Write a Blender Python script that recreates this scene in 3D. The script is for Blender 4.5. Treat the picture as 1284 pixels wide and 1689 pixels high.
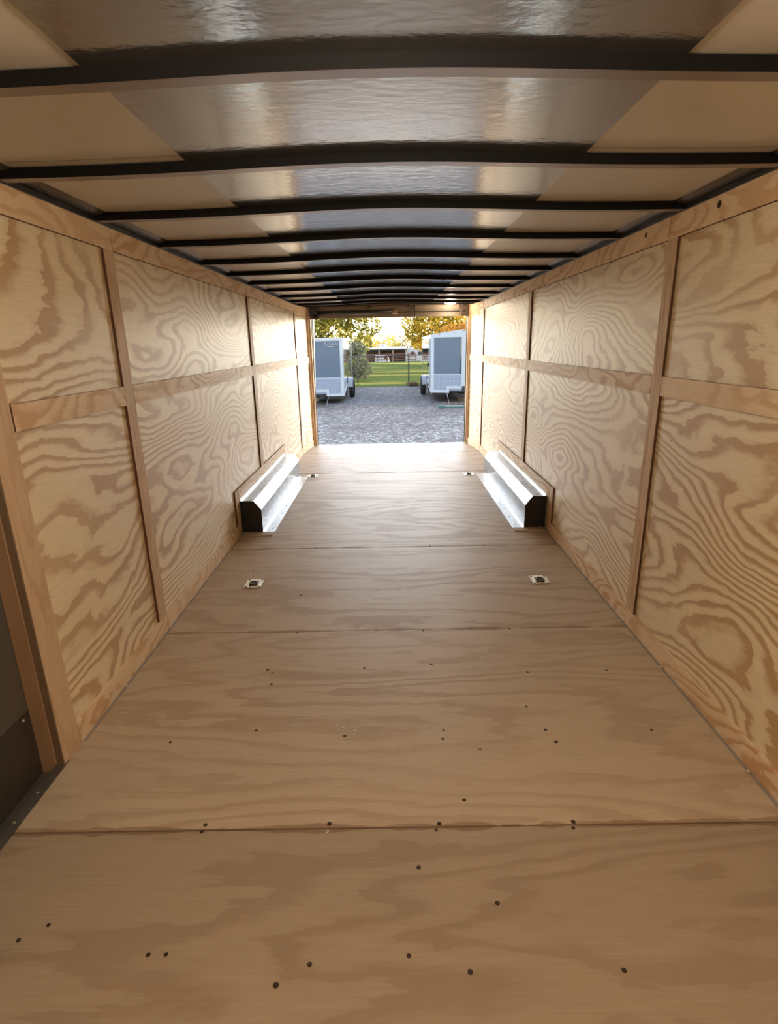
import bpy, bmesh, math, random
from mathutils import Vector, Matrix
random.seed(7)
S = bpy.context.scene
for o in list(bpy.data.objects): bpy.data.objects.remove(o)
COL = S.collection

# ------------------------------------------------------------------ camera
EYE = 1.4067
PITCH, YAW, ROLL = 0.293289, -0.004603, -0.018891
F = Vector((math.sin(YAW)*math.cos(PITCH), math.cos(YAW)*math.cos(PITCH), -math.sin(PITCH)))
R0 = Vector((math.cos(YAW), -math.sin(YAW), 0)); U0 = R0.cross(F)
R = R0*math.cos(ROLL)+U0*math.sin(ROLL); U = -R0*math.sin(ROLL)+U0*math.cos(ROLL)
cd = bpy.data.cameras.new('camera'); cam = bpy.data.objects.new('camera', cd); COL.objects.link(cam)
cam.matrix_world = Matrix(((R.x,U.x,-F.x,0),(R.y,U.y,-F.y,0),(R.z,U.z,-F.z,EYE),(0,0,0,1)))
cd.sensor_fit = 'VERTICAL'; cd.sensor_height = 36; cd.sensor_width = 36
cd.lens = 919.57/1689*36; cd.clip_start = .02; cd.clip_end = 1500
S.camera = cam
# ------------------------------------------------------------------ exposure, sky, sun, lamps
S.view_settings.view_transform = 'Standard'; S.view_settings.look = 'None'
S.view_settings.gamma = 1; S.view_settings.use_curve_mapping = False
S.view_settings.exposure = 0.72
SKY_LOW = 10.8      # bright evening glow near the horizon
SKY_HIGH = 2.5
SUN = 8.0
LAMP_FAR = 4.0
LAMP_FILL = 32.0
W = bpy.data.worlds.new('sky'); S.world = W; W.use_nodes = True
nt = W.node_tree; nt.nodes.clear()
ow = nt.nodes.new('ShaderNodeOutputWorld'); bg = nt.nodes.new('ShaderNodeBackground')
tc = nt.nodes.new('ShaderNodeTexCoord'); sx = nt.nodes.new('ShaderNodeSeparateXYZ'); rp = nt.nodes.new('ShaderNodeValToRGB')
nt.links.new(tc.outputs['Generated'], sx.inputs[0]); nt.links.new(sx.outputs['Z'], rp.inputs[0])
e = rp.color_ramp.elements
e[0].position = 0.0; e[0].color = (1.0, .90, .68, 1)
e[1].position = 1.0; e[1].color = (.46, .62, .98, 1)
x_ = e.new(.07); x_.color = (1.0, .95, .84, 1)
x_ = e.new(.30); x_.color = (.80, .88, 1.0, 1)
nt.links.new(rp.outputs[0], bg.inputs[0]); mr_ = nt.nodes.new('ShaderNodeMapRange'); mr_.interpolation_type = 'SMOOTHSTEP'; nt.links.new(sx.outputs['Z'], mr_.inputs[0])
mr_.inputs[1].default_value = .16; mr_.inputs[2].default_value = .46; mr_.inputs[3].default_value = 1; mr_.inputs[4].default_value = 0
ms_ = nt.nodes.new('ShaderNodeMapRange'); ms_.interpolation_type = 'SMOOTHSTEP'; nt.links.new(sx.outputs['Y'], ms_.inputs[0])   # the glow lies on the sunset side
ms_.inputs[1].default_value = -.2; ms_.inputs[2].default_value = .75
gl_ = nt.nodes.new('ShaderNodeMath'); gl_.operation = 'MULTIPLY'; nt.links.new(mr_.outputs[0], gl_.inputs[0]); nt.links.new(ms_.outputs[0], gl_.inputs[1])
ma_ = nt.nodes.new('ShaderNodeMath'); ma_.operation = 'MULTIPLY_ADD'; nt.links.new(gl_.outputs[0], ma_.inputs[0]); ma_.inputs[1].default_value = SKY_LOW - SKY_HIGH; ma_.inputs[2].default_value = SKY_HIGH
nt.links.new(ma_.outputs[0], bg.inputs[1])
nt.links.new(bg.outputs[0], ow.inputs[0])
sd = bpy.data.lights.new('sun', 'SUN'); so = bpy.data.objects.new('sun', sd); COL.objects.link(so)
sd.energy = SUN; sd.angle = math.radians(1.5); sd.color = (1, .74, .38)
sdir = Vector((-1, -.02, -.20)).normalized()
so.rotation_euler = sdir.to_track_quat('-Z', 'Y').to_euler()

# ------------------------------------------------------------------ helpers
def tag(o, label=None, cat=None, group=None, kind=None):
    if label: o['label'] = label
    if cat: o['category'] = cat
    if group: o['group'] = group
    if kind: o['kind'] = kind
    return o
def empty(name, loc=(0,0,0), rz=0, label=None, cat=None, group=None):
    o = bpy.data.objects.new(name, None); COL.objects.link(o); o.location = loc; o.rotation_euler = (0,0,rz)
    o.empty_display_size = .1
    return tag(o, label, cat, group)
class MB:
    def __init__(s): s.v=[]; s.f=[]; s.m=[]
    def poly(s, pts, faces, m=0):
        b=len(s.v); s.v += [tuple(p) for p in pts]
        for f in faces: s.f.append([b+i for i in f]); s.m.append(m)
        return s
    def box(s, a, b, m=0):
        x0,y0,z0=a; x1,y1,z1=b
        P=[(x0,y0,z0),(x1,y0,z0),(x1,y1,z0),(x0,y1,z0),(x0,y0,z1),(x1,y0,z1),(x1,y1,z1),(x0,y1,z1)]
        return s.poly(P, [(0,3,2,1),(4,5,6,7),(0,1,5,4),(1,2,6,5),(2,3,7,6),(3,0,4,7)], m)
    def quad(s, a,b,c,d, m=0): return s.poly([a,b,c,d],[(0,1,2,3)],m)
    def prism(s, prof, axis, a, b, m=0):
        """prof: list of 2D points, extruded along axis from a to b. x: (y,z)  y: (x,z)  z: (x,y)"""
        def P(p,t):
            return {'x':(t,p[0],p[1]),'y':(p[0],t,p[1]),'z':(p[0],p[1],t)}[axis]
        n=len(prof); pts=[P(p,a) for p in prof]+[P(p,b) for p in prof]
        fs=[tuple(range(n))[::-1], tuple(range(n,2*n))]+[(i,(i+1)%n,n+(i+1)%n,n+i) for i in range(n)]
        return s.poly(pts, fs, m)
    def tube(s, pts, r, n=8, m=0, r2=None):
        pts=[Vector(p) for p in pts]; rings=[]; b=len(s.v)
        for i,p in enumerate(pts):
            d=(pts[min(i+1,len(pts)-1)]-pts[max(i-1,0)]).normalized()
            a=d.cross(Vector((0,0,1)));
            if a.length<1e-3: a=d.cross(Vector((0,1,0)))
            a.normalize(); c=d.cross(a)
            rr = r if r2 is None else r+(r2-r)*i/(len(pts)-1)
            for k in range(n):
                t=2*math.pi*k/n; q=p+a*math.cos(t)*rr+c*math.sin(t)*rr; s.v.append(tuple(q))
        for i in range(len(pts)-1):
            for k in range(n):
                s.f.append([b+i*n+k,b+i*n+(k+1)%n,b+(i+1)*n+(k+1)%n,b+(i+1)*n+k]); s.m.append(m)
        s.f.append([b+k for k in range(n)][::-1]); s.m.append(m)
        e=b+(len(pts)-1)*n; s.f.append([e+k for k in range(n)]); s.m.append(m)
        return s
    def lathe(s, prof, axis, c, n=24, m=0):
        """prof: (radius, t) along axis through c"""
        b=len(s.v); c=Vector(c)
        ax={'x':Vector((1,0,0)),'y':Vector((0,1,0)),'z':Vector((0,0,1))}[axis]
        u={'x':Vector((0,1,0)),'y':Vector((0,0,1)),'z':Vector((1,0,0))}[axis]; w=ax.cross(u)
        for r,t in prof:
            for k in range(n):
                a=2*math.pi*k/n; s.v.append(tuple(c+ax*t+u*r*math.cos(a)+w*r*math.sin(a)))
        for i in range(len(prof)-1):
            for k in range(n):
                s.f.append([b+i*n+k,b+i*n+(k+1)%n,b+(i+1)*n+(k+1)%n,b+(i+1)*n+k]); s.m.append(m)
        return s
    def build(s, name, mat, parent=None, bevel=0, smooth=False, origin=None):
        me=bpy.data.meshes.new(name); vs=s.v
        if origin is not None: vs=[(x-origin[0],y-origin[1],z-origin[2]) for x,y,z in vs]
        me.from_pydata(vs,[],s.f); me.update()
        mats = mat if isinstance(mat,(list,tuple)) else [mat]
        for mm in mats: me.materials.append(mm)
        for p,i in zip(me.polygons,s.m): p.material_index=i
        bm=bmesh.new(); bm.from_mesh(me); bmesh.ops.recalc_face_normals(bm,faces=bm.faces); bm.to_mesh(me); bm.free()
        if smooth:
            for p in me.polygons: p.use_smooth=True
        o=bpy.data.objects.new(name,me); COL.objects.link(o)
        if origin is not None: o.location=origin
        if parent: o.parent=parent
        if bevel:
            md=o.modifiers.new('bevel','BEVEL'); md.width=bevel; md.segments=2; md.limit_method='ANGLE'
        return o
def copy_tree(o, parent=None):
    c=o.copy(); COL.objects.link(c)
    if parent: c.parent=parent
    for ch in list(o.children): copy_tree(ch,c)
    return c
def srgb(r,g,b):
    f=lambda c: (c/255/12.92) if c/255<=.04045 else ((c/255+.055)/1.055)**2.4
    return (f(r),f(g),f(b),1)

# ------------------------------------------------------------------ materials
class NG:
    def __init__(s,name):
        s.mat=bpy.data.materials.new(name); s.mat.use_nodes=True; s.t=s.mat.node_tree
        s.b=s.t.nodes['Principled BSDF']; s.out=s.t.nodes['Material Output']
    def n(s,typ,**kw):
        nd=s.t.nodes.new(typ)
        for k,v in kw.items(): setattr(nd,k,v)
        return nd
    def l(s,a,b): s.t.links.new(a,b)
    def put(s,sock,v):
        if hasattr(v,'is_output') or isinstance(v,bpy.types.NodeSocket): s.l(v,sock)
        else: sock.default_value=v
    def m(s,op,a,b=0.0,c=None):
        nd=s.n('ShaderNodeMath',operation=op); s.put(nd.inputs[0],a); s.put(nd.inputs[1],b)
        if c is not None: s.put(nd.inputs[2],c)
        return nd.outputs[0]
    def xyz(s):
        g=s.n('ShaderNodeNewGeometry'); q=s.n('ShaderNodeSeparateXYZ'); s.l(g.outputs['Position'],q.inputs[0]); return q.outputs
    def obj(s):
        g=s.n('ShaderNodeTexCoord'); q=s.n('ShaderNodeSeparateXYZ'); s.l(g.outputs['Object'],q.inputs[0]); return q.outputs
    def vec(s,x,y,z):
        c=s.n('ShaderNodeCombineXYZ'); s.put(c.inputs[0],x); s.put(c.inputs[1],y); s.put(c.inputs[2],z); return c.outputs[0]
    def noise(s,vec,scale=1,detail=2,rough=.5,dist=0,w=None):
        nd=s.n('ShaderNodeTexNoise')
        if w is not None: nd.noise_dimensions='4D'; s.put(nd.inputs['W'],w)
        s.put(nd.inputs['Vector'],vec); nd.inputs['Scale'].default_value=scale; nd.inputs['Detail'].default_value=detail
        nd.inputs['Roughness'].default_value=rough; nd.inputs['Distortion'].default_value=dist
        return nd.outputs[0]
    def ramp(s,f,stops):
        nd=s.n('ShaderNodeValToRGB'); s.put(nd.inputs[0],f); e=nd.color_ramp.elements
        while len(e)>1: e.remove(e[0])
        e[0].position=stops[0][0]; e[0].color=stops[0][1]
        for p,c in stops[1:]:
            q=e.new(p); q.color=c
        return nd.outputs[0]
    def mix(s,f,a,b,mode='MIX'):
        nd=s.n('ShaderNodeMix',data_type='RGBA',blend_type=mode); s.put(nd.inputs[0],f); s.put(nd.inputs[6],a); s.put(nd.inputs[7],b); return nd.outputs[2]
    def bump(s,h,strength=.2,dist=.01):
        nd=s.n('ShaderNodeBump'); s.put(nd.inputs['Height'],h); nd.inputs['Strength'].default_value=strength; nd.inputs['Distance'].default_value=dist
        s.l(nd.outputs[0],s.b.inputs['Normal'])
    def set(s,col=None,rough=None,metal=None,spec=None,**kw):
        if col is not None: s.put(s.b.inputs['Base Color'],col)
        if rough is not None: s.put(s.b.inputs['Roughness'],rough)
        if metal is not None: s.b.inputs['Metallic'].default_value=metal
        if spec is not None: s.b.inputs['Specular IOR Level'].default_value=spec
        for k,v in kw.items(): s.put(s.b.inputs[k],v)
        return s.mat
def flat(name,col,rough=.5,metal=0,var=.12,scale=8,bump=0,spec=None,bscale=None):
    g=NG(name); q=g.obj(); v=g.vec(q[0],q[1],q[2])
    n=g.noise(v,scale,3,.6)
    c2=tuple(max(0,c*(1-var)) for c in col[:3])+(1,); c1=tuple(min(1,c*(1+var)) for c in col[:3])+(1,)
    c=g.mix(n,c2,c1); g.set(c,g.m('ADD',g.m('MULTIPLY',g.m('SUBTRACT',n,.5),.15),rough),metal,spec)
    if bump: g.bump(g.noise(v,bscale or scale*6,3,.6),bump,.003)
    return g.mat

def plywood(name, grain, light, dark, deep, freq=8.0, stretch=(.55,2.0), contrast=1.0, rough=.5, off=0.0, panel=None, spec=.5, coat=0.0, coatr=.3, use_obj_random=False, fine=1.0, wob=4.0):
    """rotary-cut softwood plywood: contour figure; grain = axis the figure runs along"""
    g=NG(name); q=g.xyz()
    if grain=='y': u,v = q[1], g.m('ADD',q[2],g.m('MULTIPLY',q[0],.37))
    elif grain=='x': u,v = q[0], g.m('ADD',q[1],g.m('MULTIPLY',q[2],.37))
    else: u,v = q[2], g.m('ADD',q[1],g.m('MULTIPLY',q[0],.9))
    w=off
    if panel=='wall':
        a=g.m('FLOOR',g.m('DIVIDE',g.m('ADD',q[1],4.76),2.44)); b=g.m('FLOOR',g.m('DIVIDE',q[2],1.2))
        sgn=g.m('GREATER_THAN',q[0],0.0)
        w=g.m('ADD',g.m('ADD',g.m('MULTIPLY',a,3.71),g.m('MULTIPLY',b,9.13)),g.m('ADD',g.m('MULTIPLY',sgn,17.9),off))
    if panel=='floor':
        a=g.m('FLOOR',g.m('DIVIDE',g.m('ADD',q[1],2.3134),1.2192)); w=g.m('ADD',g.m('MULTIPLY',a,4.37),off)
    if use_obj_random:
        oi=g.n('ShaderNodeObjectInfo'); w=g.m('ADD',g.m('MULTIPLY',oi.outputs['Random'],60.0),off)
    vec=g.vec(g.m('MULTIPLY',u,stretch[0]),g.m('MULTIPLY',v,stretch[1]),g.m('MULTIPLY',w,1.3))
    n=g.noise(vec,1.0,1.5,.45,.25)
    vec_m=g.vec(g.m('MULTIPLY',u,stretch[0]*4),g.m('MULTIPLY',v,stretch[1]*3),w)
    nm=g.noise(vec_m,1.6,3,.55,.4)
    vec_f=g.vec(g.m('MULTIPLY',u,9.0),g.m('MULTIPLY',v,34.0),w)
    nf=g.noise(vec_f,1.0,3,.6)
    ph=g.m('ADD',g.m('ADD',g.m('MULTIPLY',n,freq*2.2),g.m('MULTIPLY',nm,1.5)),g.m('ADD',g.m('MULTIPLY',v,wob),g.m('MULTIPLY',nf,.30)))
    fr=g.m('FRACT',ph)
    # early wood fades into dense late wood then breaks sharply
    dn=g.n('ShaderNodeValToRGB'); g.l(fr,dn.inputs[0]); e=dn.color_ramp.elements
    e[0].position=0; e[0].color=(.15,.15,.15,1); e[1].position=1; e[1].color=(.1,.1,.1,1)
    for p,c in ((.08,0.0),(.40,.06),(.56,.55),(.66,1.0),(.88,1.0),(.93,.25)):
        z=e.new(p); z.color=(c,c,c,1)
    band=dn.outputs[0]
    # strength of figure varies over the sheet
    area=g.noise(g.vec(g.m('MULTIPLY',u,.9),g.m('MULTIPLY',v,1.6),g.m('ADD',w,31.0)),1.0,2,.5)
    k=g.m('MULTIPLY',band,g.m('MULTIPLY',g.m('MINIMUM',g.m('MULTIPLY',g.m('ADD',area,-.12),2.1),1.0),contrast)); 
    c=g.mix(k,light,dark)
    fib=g.noise(g.vec(g.m('MULTIPLY',u,7.0),g.m('MULTIPLY',v,260.0),w),1.0,2,.6)
    c=g.mix(g.m('MULTIPLY',g.m('SUBTRACT',fib,.35),.5*fine),c,deep)
    big=g.noise(g.vec(u,v,g.m('ADD',w,5.0)),1.3,2,.5)
    c=g.mix(g.m('MULTIPLY',big,.28),c,dark)
    # little knots and pitch marks
    vo=g.n('ShaderNodeTexVoronoi'); g.l(g.vec(g.m('MULTIPLY',u,2.0),g.m('MULTIPLY',v,3.2),w),vo.inputs['Vector']); vo.inputs['Scale'].default_value=1.0
    kn=g.m('LESS_THAN',g.m('ADD',vo.outputs['Distance'],g.m('MULTIPLY',nf,.02)),.026)
    c=g.mix(g.m('MULTIPLY',kn,.75),c,(.05,.022,.01,1))
    g.set(c,g.m('ADD',g.m('MULTIPLY',band,.08),rough),0,spec)
    g.b.inputs['Coat Weight'].default_value=coat; g.b.inputs['Coat Roughness'].default_value=coatr
    h=g.m('ADD',g.m('MULTIPLY',band,.5),g.m('ADD',g.m('MULTIPLY',fib,.5),g.m('MULTIPLY',nm,1.2)))
    g.bump(h,.22,.004)
    return g

LW,DW,PW = srgb(244,228,190),srgb(192,154,106),srgb(150,106,64)
g=plywood('wall_plywood','y',LW,DW,PW,freq=11.5,stretch=(.62,1.8),contrast=1.15,panel='wall',rough=.5,coat=1.0,coatr=.42,wob=11); WALLPLY=g.mat
BAT_V=plywood('batten_wood_upright','z',srgb(214,184,148),srgb(184,146,108),srgb(136,98,68),freq=3,stretch=(.8,7),contrast=.8,rough=.5,use_obj_random=True).mat
BAT_H=plywood('batten_wood_level','y',srgb(236,212,176),srgb(204,160,114),srgb(152,106,68),freq=8,stretch=(1.0,2.5),contrast=1.0,rough=.46,use_obj_random=True).mat
EDGE=flat('plywood_edge_with_shade',srgb(88,54,32),.75,0,.25,40)  # edge grain, darkened further to paint in the battens' shadow lines
def floor_mat():
    g=plywood('floor_plywood','x',srgb(206,184,154),srgb(166,138,108),srgb(128,102,76),freq=4.2,stretch=(.5,2.6),contrast=.55,panel='floor',rough=.5,spec=.3,coat=.08,coatr=.38,wob=3,fine=1.1)
    # dark worn lines where the sheets butt together, and grey scuffing
    q=g.xyz(); src=g.b.inputs['Base Color'].links[0].from_socket
    a=g.m('ABSOLUTE',g.m('SUBTRACT',g.m('FRACT',g.m('DIVIDE',g.m('SUBTRACT',q[1],1.3442-12.192-.6096),1.2192)),.5))
    wn=g.noise(g.vec(g.m('MULTIPLY',q[0],3.0),g.m('MULTIPLY',q[1],.4),0.0),1.5,3,.6)
    line=g.m('LESS_THAN',a,g.m('MULTIPLY',g.m('MAXIMUM',g.m('SUBTRACT',wn,.38),0.0),.06))
    c=g.mix(g.m('MULTIPLY',line,.5),src,srgb(118,72,32))
    sc=g.noise(g.vec(g.m('MULTIPLY',q[0],2.0),g.m('MULTIPLY',q[1],5.0),3.0),1.2,4,.65)
    c=g.mix(g.m('MULTIPLY',g.m('SUBTRACT',sc,.3),.5),c,srgb(170,148,126))
    # nearest sheet: browner wood plus painted dimness of the near end; far sheets greyer
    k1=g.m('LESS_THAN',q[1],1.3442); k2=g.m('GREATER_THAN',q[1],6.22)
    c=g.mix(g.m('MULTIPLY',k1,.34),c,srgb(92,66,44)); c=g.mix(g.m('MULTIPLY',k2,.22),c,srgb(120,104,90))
    g.put(g.b.inputs['Base Color'],c)
    return g.mat
FLOORPLY=floor_mat()

def galv():
    g=NG('galvanised_steel'); q=g.obj(); v=g.vec(q[0],q[1],q[2])
    n=g.noise(v,30,4,.65); m=g.noise(g.vec(q[0],g.m('MULTIPLY',q[1],.4),q[2]),5,3,.6,.6)
    c=g.mix(m,srgb(76,75,74),srgb(128,130,130)); g.set(c,g.m('ADD',g.m('MULTIPLY',n,.2),.16),1.0)
    g.bump(m,.06,.01); return g.mat
GALV=galv()
def alum(name='polished_aluminium',col=srgb(222,226,230),rough=.22): return flat(name,col,rough,1.0,.06,20)
ALU=alum(); 
BLACK=flat('black_painted_steel',srgb(30,27,26),.42,0,.3,14,.1)
def bowmat():
    g=NG('dark_primed_steel'); q=g.obj(); v=g.vec(q[0],q[1],q[2])
    n=g.noise(g.vec(g.m('MULTIPLY',q[0],.7),g.m('MULTIPLY',q[1],12.0),q[2]),4,3,.6)
    g.set(g.mix(n,srgb(34,29,27),srgb(58,50,46)),g.m('ADD',g.m('MULTIPLY',n,.2),.28),.35); return g.mat
BOW=bowmat()
BOWF=flat('lit_bow_flange',srgb(150,138,130),.32,.9,.12,10); BOWN=flat('shaded_bow_face',srgb(16,13,12),.55,0,.2,10,0,.15)  # bow underside painted pale as if lit, other faces blackened as shade
def ceil_side():
    g=NG('matt_ceiling_sheet'); q=g.xyz(); v=g.vec(q[0],q[1],q[2])
    n=g.noise(v,3,3,.6)
    c=g.mix(n,srgb(202,196,186),srgb(218,212,200))
    # sewn lap joint in the lining: one dark line, one row of stitches
    a=g.m('MULTIPLY',g.m('SUBTRACT',g.m('FRACT',g.m('DIVIDE',g.m('SUBTRACT',q[1],1.845-13.3-.665),1.33)),.5),1.33)
    l1=g.m('LESS_THAN',g.m('ABSOLUTE',a),.0022)
    st=g.m('MULTIPLY',g.m('LESS_THAN',g.m('ABSOLUTE',g.m('SUBTRACT',a,.010)),.0016),g.m('GREATER_THAN',g.m('FRACT',g.m('MULTIPLY',q[0],80.0)),.35))
    k=g.m('MINIMUM',g.m('ADD',g.m('MULTIPLY',l1,.75),g.m('MULTIPLY',st,.55)),1.0)
    c=g.mix(k,c,srgb(74,58,42)); g.set(c,.32,0,.9)
    g.bump(g.m('ADD',g.noise(v,60,2,.6),g.m('MULTIPLY',l1,-2.0)),.05,.004); return g.mat
CEILS=ceil_side()
def ceil_mid():
    g=NG('glossy_ceiling_sheet'); q=g.xyz(); v=g.vec(g.m('MULTIPLY',q[0],.55),q[1],q[2])
    n=g.noise(v,4,3,.6)
    c=g.mix(n,srgb(156,154,150),srgb(172,170,166)); g.set(c,.15,.9,.6)
    g.bump(g.m('ADD',g.noise(v,42,3,.55),g.m('MULTIPLY',g.noise(v,9,2,.5),.8)),.16,.006); return g.mat
CEILM=ceil_mid()
LENS=NG('lamp_lens'); LENS.set((.9,.9,.85,1),.3); LENS.b.inputs['Emission Color'].default_value=(1,.93,.78,1); LENS.b.inputs['Emission Strength'].default_value=4.0; LENS=LENS.mat
WHITEPL=flat('white_plastic',srgb(225,222,215),.4)
DOORG=flat('dark_grey_door_skin',srgb(92,86,80),.5,0,.1,6,.05)
DOORK=flat('door_kick_plate',srgb(60,54,48),.45,0,.15,6,.05)
JAMBG=flat('brown_grey_jamb',srgb(110,88,66),.6,0,.15,10)
HEADW=flat('header_board',srgb(132,114,94),.55,0,.12,9)
SCREWM=flat('zinc_screw',srgb(200,190,170),.35,.8); SCREWD=flat('rusty_screw',srgb(56,36,24),.6,.3)

# ------------------------------------------------------------------ the setting
XL,XR,TOP=-1.1705,1.197,1.895
Y0,YE=-1.6,8.07
WT=.012
def struct(o,label,cat): return tag(o,label,cat,kind='structure')
# floor: sheets laid across, butted together every 1.22 m
mb=MB(); ys=[Y0]+[1.3442+1.2192*k for k in range(-2,6)]+[YE]
ys=[y for i,y in enumerate(ys) if i==0 or y>ys[i-1]+.05]
for i in range(len(ys)-1):
    a,b=ys[i],ys[i+1]; gp=.0018; dz=[0,.0006,-.0004,.001,.0002,.0012,-.0003,.0008,0][i%9]
    xl = XL-.012
    if a< 7.5 and b<=7.5: mb.box((xl,a+gp,-.019),(XR+.012,b-gp,dz))
    else: mb.prism([(xl,a+gp),(XR+.012,a+gp),(1.14,b),(-1.12,b)],'z',-.019,dz)
mb.build('floor',FLOORPLY,bevel=.0015)
struct(bpy.data.objects['floor'],'bare plywood trailer floor of sheets laid crosswise','floor')
o=MB().box((-1.32,Y0,-.075),(1.32,8.0,-.021)).build('trim_1',BLACK); struct(o,'black steel frame deck beneath the plywood floor','frame')
# thin grey steel angle showing between floor and wall
o=MB().box((XL+.0005,1.75,-.001),(XL+.010,7.4,.004)).build('trim_2',flat('grey_floor_angle',srgb(150,140,130),.5,0)); struct(o,'thin grey metal angle along the left edge of the floor','trim')
o=MB().box((XR-.010,Y0,-.001),(XR-.0005,7.4,.004)).build('trim_3',bpy.data.materials['grey_floor_angle']); struct(o,'thin grey metal angle along the right edge of the floor','trim')
# walls: plywood sheets, two rows high, 2.44 m long
def wall(side):
    s=-1 if side=='left' else 1; X=XL if s<0 else XR
    xi=X+s*WT; xo=xi+s*.02; mb=MB()
    yv=[2.555,4.995,7.40]
    start=1.69 if s<0 else Y0
    es=[start]+yv+[7.42]
    segs=[(start,2.555),(2.555,4.995),(4.995,7.41)] if s<0 else [(Y0,.115),(.115,2.555),(2.555,4.995),(4.995,7.41)]
    for a,b in segs:
        for z0,z1 in ((-.02,1.2),(1.2,TOP)):
            mb.box((min(xi,xo),a,z0+.0008),(max(xi,xo),b-.0015,z1))
    # rear end turns slightly inwards to the door post
    xe = -1.118 if s<0 else 1.132
    for z0,z1 in ((-.02,1.2),(1.2,TOP)):
        mb.prism([(xi,7.41),(xe+s*.0,8.03),(xe+s*.03,8.03),(xo,7.41)],'z',z0+.0008,z1)
    o=mb.build('wall_'+side,WALLPLY); 
    return struct(o,f'varnished plywood side wall on the {side} with swirling grain','wall')
wall('left'); wall('right')
# outer skin so that no light leaks in (body of this trailer)
SKIN=flat('trailer_outer_skin',srgb(40,40,42),.3,.2)
mb=MB(); mb.box((XL-.12,1.75,-.08),(XL-.09,8.12,2.03)); mb.box((XR+.09,Y0,-.08),(XR+.12,8.12,2.03)); mb.box((XL-.12,Y0,-.08),(XL-.09,.62,2.03)); mb.box((XL-.12,.62,1.905),(XL-.09,1.75,2.03))
struct(mb.build('wall_outer',SKIN),'dark outer skin of the trailer around the plywood walls','wall')
mb=MB(); mb.box((XL-.12,Y0-.04,-.08),(XR+.12,Y0,2.03)); struct(mb.build('wall_front',WALLPLY),'plywood front wall behind the viewer','wall')
mb=MB(); mb.box((XL-.09,Y0,-.02),(XL-.012,.70,TOP)); struct(mb.build('wall_left_near',WALLPLY),'short plywood wall on the near side of the side door','wall')

# ceiling: one glossy middle sheet and two matt side sheets, slightly crowned
def cz(x): return 1.930+.025*math.exp(-(x/.6)**2)
def crown(xs,th,name,mat,parent=None,dz=0,y1=8.0):
    mb=MB()
    prof=[(x,cz(x)+dz) for x in xs]+[(x,cz(x)+th+dz) for x in reversed(xs)]
    mb.prism(prof,'y',Y0,y1); return mb.build(name,mat,parent)
root=crown([-1.19+i*.0992 for i in range(25)],.02,'ceiling',CEILS)
struct(root,'grey crowned trailer ceiling lining above the roof bows','ceiling')
crown([-.592+i*.1184 for i in range(11)],.003,'middle_sheet',CEILM,root,-.0035)
o=MB().box((XL-.12,Y0,1.99),(XR+.12,8.12,2.03)).build('trim_4',SKIN); struct(o,'dark roof skin above the ceiling lining','roof')
# black steel rail and grey cove along the top of both walls
for s,X,nm,i in ((-1,XL,'left',5),(1,XR,'right',7)):
    mb=MB(); mb.box((min(X-s*.004,X+s*.09),Y0,TOP),(max(X-s*.004,X+s*.09),8.05,TOP+.022)); mb.box((min(X+s*.012,X+s*.09),Y0,TOP+.022),(max(X+s*.012,X+s*.09),8.05,1.985))
    struct(mb.build(f'trim_{i}',BLACK,bevel=.002),f'black steel top rail above the {nm} plywood wall','trim')
    prof=[(X-s*.0,TOP+.0225),(X-s*.03,TOP+.026),(X-s*.055,cz(X)-.004+.006),(X-s*.053,cz(X)+.006),(X-s*.028,TOP+.031),(X,TOP+.028)]
    struct(MB().prism(prof,'y',Y0,8.0).build(f'trim_{i+1}',flat(f'cove_grey_{nm}',srgb(96,90,84),.3,.4)),f'grey sloping cove strip between ceiling and {nm} top rail','trim')

# roof bows
YB=[0.06,.69,1.297,1.888,2.478,3.12,3.79,4.40,5.03,5.69,6.42,7.10,7.72,7.99]
def bowz(x): return 1.8985+.025*math.exp(-(x/.6)**2)
def make_bow():
    mb=MB(); xs=[-1.165+i*(2.36/28) for i in range(29)]
    n=len(xs); P=[]
    for x in xs:
        z=bowz(x)
        P+= [(x,0,cz(x)-.002),(x,0,z),(x,.042,z),(x,.042,cz(x)-.002)]
    fs=[]
    for i in range(n-1):
        for k in range(4):
            a=i*4+k; b=i*4+(k+1)%4; fs.append((a,b,b+4,a+4))
    fs+= [(0,1,2,3),((n-1)*4+3,(n-1)*4+2,(n-1)*4+1,(n-1)*4)]
    mb.poly(P,fs)
    mb.m=[ (1 if f[0]%4==1 and f[2]==f[1]+4 else 0) for f in mb.f]
    return mb.build('roof_bow',[BOWN,BOWF],bevel=.001)
bow=make_bow(); ordn=['first','second','third','fourth','fifth','sixth','seventh','eighth','ninth','tenth','eleventh','twelfth']
vis=0
for i,y in enumerate(YB):
    o=bow if i==0 else bow.copy()
    if i: COL.objects.link(o)
    o.location=(0,y,0)
    if y<1.2: lab='dark steel roof bow overhead, nearer than the top edge of the picture'
    else:
        vis+=1; lab=f'dark steel roof bow across the ceiling, {ordn[vis-1]} from the top of the picture'
    if y<1.2: lab='dark steel roof bow directly above the viewer' if y>.5 else 'dark steel roof bow just behind the viewer'
    tag(o,lab,'roof bow','roof bows across the ceiling')

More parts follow.
